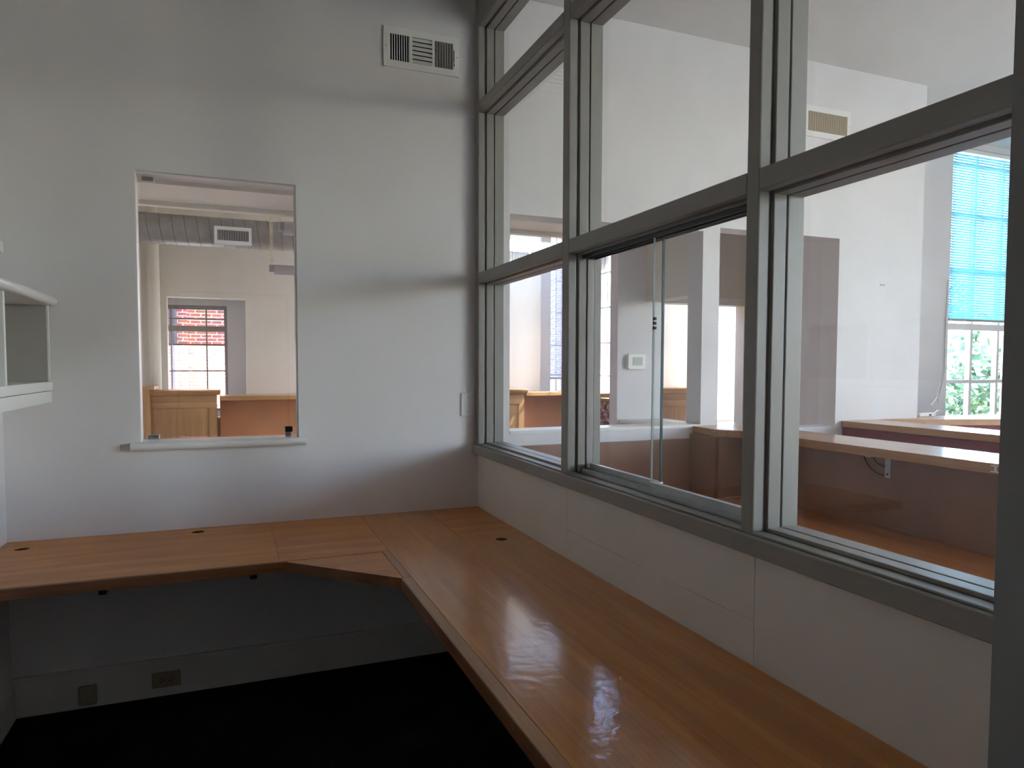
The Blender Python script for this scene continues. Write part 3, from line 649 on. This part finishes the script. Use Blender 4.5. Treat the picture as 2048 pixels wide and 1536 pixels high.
blind('y', 0.705, 4.44, 5.49, 1.86, 3.30, 'white slatted blind with sky turquoise painted in, half lowered over the tall reception window', 62)
for c in (-4.4, -6.6):
    window('x', 6.28, c - 0.8, c + 0.8, 0.72, 3.30, (c,), (2.0,), 'white_paint')
window('y', 5.16, -1.99, -1.222, 0.95, 2.13, (-1.793, -1.436), (1.403, (1.872, 0.06), 1.981), 'trim_paint', 0.03, 0.014, 0.06, 'recessed far window facing a brick building')
window('y', 5.16, 2.79, 2.985, 1.02, 3.30, (2.90,), (1.35, 1.746, 2.181, 2.6, 3.0), 'white_paint', 0.02, 0.016, 0.06)
window('y', 5.16, -0.40, 0.80, 1.2, 3.2, (0.2,), (2.1,), 'white_paint')  # hidden window, added to brighten the far room
window('y', 5.16, 1.05, 1.90, 1.2, 3.2, (), (2.1,), 'white_paint')  # second hidden window, added for more light in the far room
window('x', 3.07, 3.75, 4.30, 1.08, 3.30, (4.03,), (1.35, 1.75, 2.18, 2.6, 3.0), 'white_paint', 0.03, 0.020, 0.06)
window('x', 3.07, 2.83, 3.05, 1.0, 2.9, (), (1.4, 1.9), 'white_paint', 0.02, 0.016, 0.06)
window('x', 4.22, 2.12, 2.66, 0.9, 3.0, (), (1.9,), 'white_paint')  # unseen window added so sun lights the room behind the doorway
window('y', 2.80, 3.655, 4.01, 0.80, 2.70, (), (1.40, 1.97), 'white_paint', 0.025, 0.018, 0.06, 'narrow window with closed blind')
blind('y', 5.115, 2.80, 2.975, 1.29, 2.9, 'white blind in the far corner window seen between the first posts', 40, mat='blind_white')
blind('y', 2.735, 3.668, 3.998, 0.872, 2.66, 'white blind lowered over the narrow window behind the doorway', 48, mat='blind_white')
# roof light over the far room
sk = sempty('window_skylight', (2.125, 3.125, CEIL), 'roof light over the far room')
for a_, b_, c_, d_ in ((1.65, 2.6, 2.10, 2.15), (1.65, 2.6, 4.10, 4.15), (1.65, 1.70, 2.15, 4.10), (2.55, 2.60, 2.15, 4.10)): B('frame', 'white_paint', a_, b_, c_, d_, CEIL + 0.10, CEIL + 0.18, sk)
B('pane', 'window_glass', 1.70, 2.55, 2.15, 4.10, CEIL + 0.14, CEIL + 0.146, sk)
# dark mesh shade over the upper part of the brick-facing window
sh = thing('roller_shade', (-1.6, 5.2, 1.69), 'dark mesh roller shade half drawn over the far brick-facing window', 'shade')
B('screen', 'shade_mesh', -1.985, -1.228, 5.198, 5.199, 1.70, 2.10, sh)
B('hem_bar', 'black_plastic', -1.985, -1.228, 5.194, 5.203, 1.688, 1.702, sh); MB().cyl((-1.985, 5.21, 2.105), (-1.228, 5.21, 2.105), 0.016).build('roller', 'pipe_dark', sh)
B('side_channel', 'pipe_dark', -1.240, -1.224, 5.19, 5.21, 0.98, 1.84, sh)

# ================================================================== FAR ROOM SEEN THROUGH THE PASS-THROUGH
dt = thing('air_duct', (0, 3.98, 2.62), 'round galvanised spiral air duct across the far room', 'duct')
DY, DZ, DR = 4.02, 2.757, 0.142
MB().cyl((XL, DY, DZ), (2.98, DY, DZ), DR, n=40).build('pipe', 'galvanised', dt, 0, 2, True)
hp = []
n = int((2.95 - XL) / 0.107 * 24)
for k in range(n + 1):
    a = 2 * math.pi * k / 24; hp.append((XL + 0.107 * k / 24, DY + (DR + 0.001) * math.cos(a), DZ + (DR + 0.001) * math.sin(a)))
MB().tube(hp, 0.0028, 5).build('spiral_seam', 'seam_metal', dt)
def duct_register(x0, x1, z0, z1, y, label):
    f = wall('register', 'register_white', 'y', y - 0.012, y, x0, x1, z0, z1, [(x0 + 0.028, x1 - 0.028, z0 + 0.032, z1 - 0.032)], label)
    del f['kind']; f.parent = dt; f.location = -WPOS[dt]
    B('neck', 'galvanised', x0 + 0.01, x1 - 0.01, y + 0.0005, DY - 0.06, z0 + 0.01, z1 - 0.01, f)
    B('backing', 'dark_gap', x0 + 0.024, x1 - 0.024, y - 0.001, y + 0.0003, z0 + 0.028, z1 - 0.028, f)  # near-black sheet in place of the dark duct opening
    for i in range(18):
        x = x0 + 0.034 + i * (x1 - x0 - 0.062) / 18
        B('vane', 'register_white', x, x + 0.0045, y - 0.010, y - 0.002, z0 + 0.032, z1 - 0.032, f)
duct_register(-1.314, -0.982, 2.622, 2.785, 3.83, 'cream slotted air register')
duct_register(1.62, 1.95, 2.60, 2.765, 3.83, 'cream slotted air register')
tag(MB().cyl((-1.915, 4.68, 0), (-1.915, 4.68, CEIL), 0.058, n=24).build('support_column', 'cream_paint', None, 0, 2, True), 'slim round cream column in the far room corner', 'column')
def pendant(x, y, z, rad, label, zt=CEIL, ln=1.3):
    t = thing('pendant_tube_light', (x + ln / 2, y, z - rad), label, 'pendant light', 'pendant tube lights')
    MB().cyl((x + 0.035, y, z), (x + ln, y, z), rad, n=20).build('tube', 'fixture_grey', t, 0, 2, True)
    MB().cyl((x, y, z + 0.008), (x + 0.035, y, z + 0.008), rad * 0.72, n=16).build('end_cap', 'grey_plastic', t, 0, 2, True)
    pts = []
    turns = int((zt - z) / 0.017)
    for k in range(turns * 8 + 1):
        a = 2 * math.pi * k / 8; pts.append((x + 0.018 + 0.011 * math.cos(a), y + 0.011 * math.sin(a), z + rad * 0.7 + (zt - z - rad * 0.7) * k / (turns * 8)))
    MB().tube(pts, 0.0032, 5).build('coiled_cord', 'cord_cream', t)
pendant(-0.914, 2.0, 2.168, 0.036, 'lower pendant tube light on a long coiled cream cord')
pendant(-0.842, 2.0, 2.472, 0.050, 'upper pendant tube light on a short coiled cream cord')

def panel_cabinet(name, x0, x1, y, depth, z, label, sx=0.075):
    t = thing(name, ((x0 + x1) / 2, y + depth / 2, 0), label, 'cabinet')
    B('body', 'cabinet_wood', x0, x1, y + 0.012, y + depth, 0, z - 0.052, t)
    MB().prism([(y - 0.025, z - 0.05), (y + depth, z - 0.05), (y + depth, z), (y - 0.045, z), (y - 0.045, z - 0.018)], x0 - 0.0, x1 + 0.035, 'x').build('top', 'cabinet_wood_x', t, 0.003)
    B('top_rail', 'cabinet_wood_x', x0, x1, y, y + 0.012, z - 0.115, z - 0.052, t, 0.001)
    B('lower_rail', 'cabinet_wood_x', x0, x1, y + 0.001, y + 0.012, z - 0.18, z - 0.118, t, 0.002)
    B('stile', 'cabinet_wood', x1 - sx, x1, y + 0.0005, y + 0.012, 0, z - 0.18, t, 0.002)
    B('stile', 'cabinet_wood', x0, x0 + sx, y + 0.0005, y + 0.012, 0, z - 0.18, t, 0.002)
    B('panel', 'cabinet_wood', x0 + sx, x1 - sx, y + 0.007, y + 0.012, 0.06, z - 0.183, t)
    return t
panel_cabinet('panelled_cabinet', XL + 0.04, -1.33, 4.30, 0.40, 1.215, 'panelled wooden cabinet below the brick-facing window')
panel_cabinet('panelled_cabinet', 1.35, 2.075, 4.30, 0.40, 1.19, 'panelled wooden cabinet seen low in the first bay')
panel_cabinet('panelled_cabinet', 2.62, 3.30, 2.45, 0.28, 1.252, 'panelled wooden cabinet behind the small side opening', 0.05)
for x0, x1, lab in ((-1.30, 1.34, 'orange wooden counter beside panelled cabinet seen through pass-through'), (2.115, 2.78, 'orange wooden counter in the far corner under the blind')):
    t = thing('low_counter', ((x0 + x1) / 2, 4.5, 0), lab, 'counter')
    B('top', 'cabinet_wood_x', x0, x1, 4.32, 4.78, 1.105, 1.15, t, 0.003)
    B('front_panel', 'orange_panel', x0, x1, 4.46, 4.50, 0, 1.104, t)
t = thing('wall_counter', (-1.96, 3.5, 0), 'narrow wooden ledge counter along the far room left wall', 'counter')
B('top', 'cabinet_wood', XL + 0.002, -1.88, 4.15, 4.60, 1.225, 1.26, t, 0.002)
B('support', 'cabinet_wood', XL + 0.002, -1.93, 4.16, 4.28, 0, 1.2245, t)
t = thing('display_stand', (2.8, 4.1, 0), 'small wooden stand with red marbled panel under the bright side window', 'stand')
B('post', 'cabinet_wood', 2.62, 2.66, 3.74, 3.78, 0, 1.10, t); B('post', 'cabinet_wood', 2.94, 2.98, 3.74, 3.78, 0, 1.10, t)
B('marble_panel', 'red_marble', 2.66, 2.94, 3.755, 3.765, 0.1, 1.05, t); B('top', 'cabinet_wood_x', 2.60, 2.99, 3.70, 4.30, 1.10, 1.15, t, 0.003)
B('side', 'cabinet_wood', 2.63, 2.65, 3.78, 4.28, 0, 1.10, t)

# ================================================================== OUTSIDE
struct(B('ground', 'grey_ground', -60, 90, -60, 120, -3.6, -3.3))
struct(B('pavement', 'concrete', -30, 60, 6, 16, -3.3, -3.28))
bb = thing('brick_building', (-3, 13, -3.28), 'red brick building outside the far window', 'building')
B('facade', 'brick', -14, 3.5, 13.0, 20, -3.28, 9.0, bb)
B('pilaster', 'brick', -2.62, -2.05, 12.80, 13.0, -3.28, 8.6, bb)
MB().cyl((-2.30, 12.72, -3.2), (-2.30, 12.72, 8.6), 0.07, n=12).build('downpipe', 'pipe_dark', bb)
f = B('window', 'white_paint', -3.05, -2.72, 12.93, 12.999, 1.35, 2.2, bb); B('pane', 'blue_grey', -3.01, -2.76, 12.92, 12.929, 1.4, 2.15, f)
B('parapet', 'concrete', -14.1, 3.6, 12.9, 20.1, 9.0, 9.25, bb)
b2_ = thing('brick_annex', (9.8, 9.5, -3.28), 'brick gabled annex outside the narrow window', 'building')
MB().prism([(7.75, -3.28), (11.85, -3.28), (11.85, 2.6), (9.8, 4.6), (7.75, 2.6)], 8.2, 12.5, 'y').build('gable', 'brick', b2_)
for s in (-1, 1):
    MB().prism([(9.8, 4.62), (9.8 + s * 2.3, 2.37), (9.8 + s * 2.3, 2.50), (9.8, 4.76)][::s], 8.0, 12.7, 'y').build('roof_slope', 'blue_grey', b2_)
lb = thing('low_building', (27, 16, -3.28), 'low flat white roofed building beyond the trees', 'building')
B('wall', 'blue_grey', 17, 32, 14.5, 22, -3.28, 2.3, lb); B('roof', 'roof_white', 16.6, 32.4, 14.1, 22.4, 2.3, 3.1, lb)
for k in range(4): B('window', 'window_glass', 18.5 + k * 3, 20.2 + k * 3, 14.44, 14.5, 0.2, 1.5, lb)
def tree(x, y, zb, h, r, label, mat, n=1500, seed=1):
    rnd = random.Random(seed)
    t = thing('tree', (x, y, zb), label, 'tree', 'trees outside the tall window')
    MB().cyl((x, y, zb), (x + 0.1, y, zb + h * 0.62), r * 0.07, r * 0.03, 10).build('trunk', 'bark', t, 0, 2, True)
    mb = MB()
    blobs = [(Vector((rnd.uniform(-.55, .55) * r, rnd.uniform(-.55, .55) * r, h * 0.62 + rnd.uniform(-.28, .30) * h)), r * rnd.uniform(.32, .5)) for _ in range(11)]
    for _ in range(n):
        c, br = rnd.choice(blobs)
        d = Vector((rnd.gauss(0, 1), rnd.gauss(0, 1), rnd.gauss(0, 1))).normalized() * br * rnd.uniform(.6, 1.0)
        p = Vector((x, y, zb)) + c + d
        u = Vector((rnd.gauss(0, 1), rnd.gauss(0, 1), rnd.gauss(0, 1))).normalized(); w = u.orthogonal().normalized(); s = rnd.uniform(.05, .10) * (r / 2.0) ** .5
        mb.add([p - u * s * 1.5, p + w * s, p + u * s * 1.5, p - w * s], [(0, 1, 2, 3)])
    o = mb.build('crown', mat, t); o['kind'] = 'stuff'
tree(14.2, 7.6, -3.3, 5.4, 1.9, 'light green leafy tree nearest the tall window', 'leaf', 2200, 3)
tree(17.6, 9.2, -3.3, 5.0, 1.7, 'light green leafy tree second from the tall window', 'leaf', 1800, 5)
tree(33.0, 29.0, -3.3, 12.0, 5.0, 'large dark tree beyond the low building', 'leaf_dark', 3800, 8)
tree(44.5, 30.0, -3.3, 11.0, 4.5, 'dark round tree farthest along the low building', 'leaf_dark', 3200, 11)
tree(21.5, 31.0, -3.3, 10.0, 4.5, 'dark spreading tree behind the white roof', 'leaf_dark', 3200, 15)

# ================================================================== portals of daylight (sampling guides at the windows)
portal('portal_window', (4.965, 0.93, 2.0), (0, -1, 0), 1.05, 2.5)
for c in (-4.4, -6.6): portal('portal_street', (6.43, c, 2.01), (-1, 0, 0), 2.55, 1.6)
portal('portal_far', (-1.606, 5.28, 1.54), (0, -1, 0), 0.75, 1.15)
portal('portal_middle', (0.2, 5.28, 2.2), (0, -1, 0), 1.18, 1.98)
portal('portal_middle', (1.475, 5.28, 2.2), (0, -1, 0), 0.83, 1.98)
portal('portal_corner', (2.887, 5.28, 2.16), (0, -1, 0), 0.19, 2.25)
portal('portal_side', (3.18, 4.025, 2.19), (-1, 0, 0), 2.2, 0.54)
portal('portal_sliver', (3.18, 2.94, 1.95), (-1, 0, 0), 1.85, 0.2)
portal('portal_skylight', (2.125, 3.125, CEIL + 0.2), (0, 0, -1), 0.95, 2.05)
portal('portal_room', (4.28, 2.39, 1.95), (-1, 0, 0), 2.05, 0.52)
portal('portal_narrow', (3.83, 2.93, 1.75), (0, -1, 0), 0.34, 1.88)
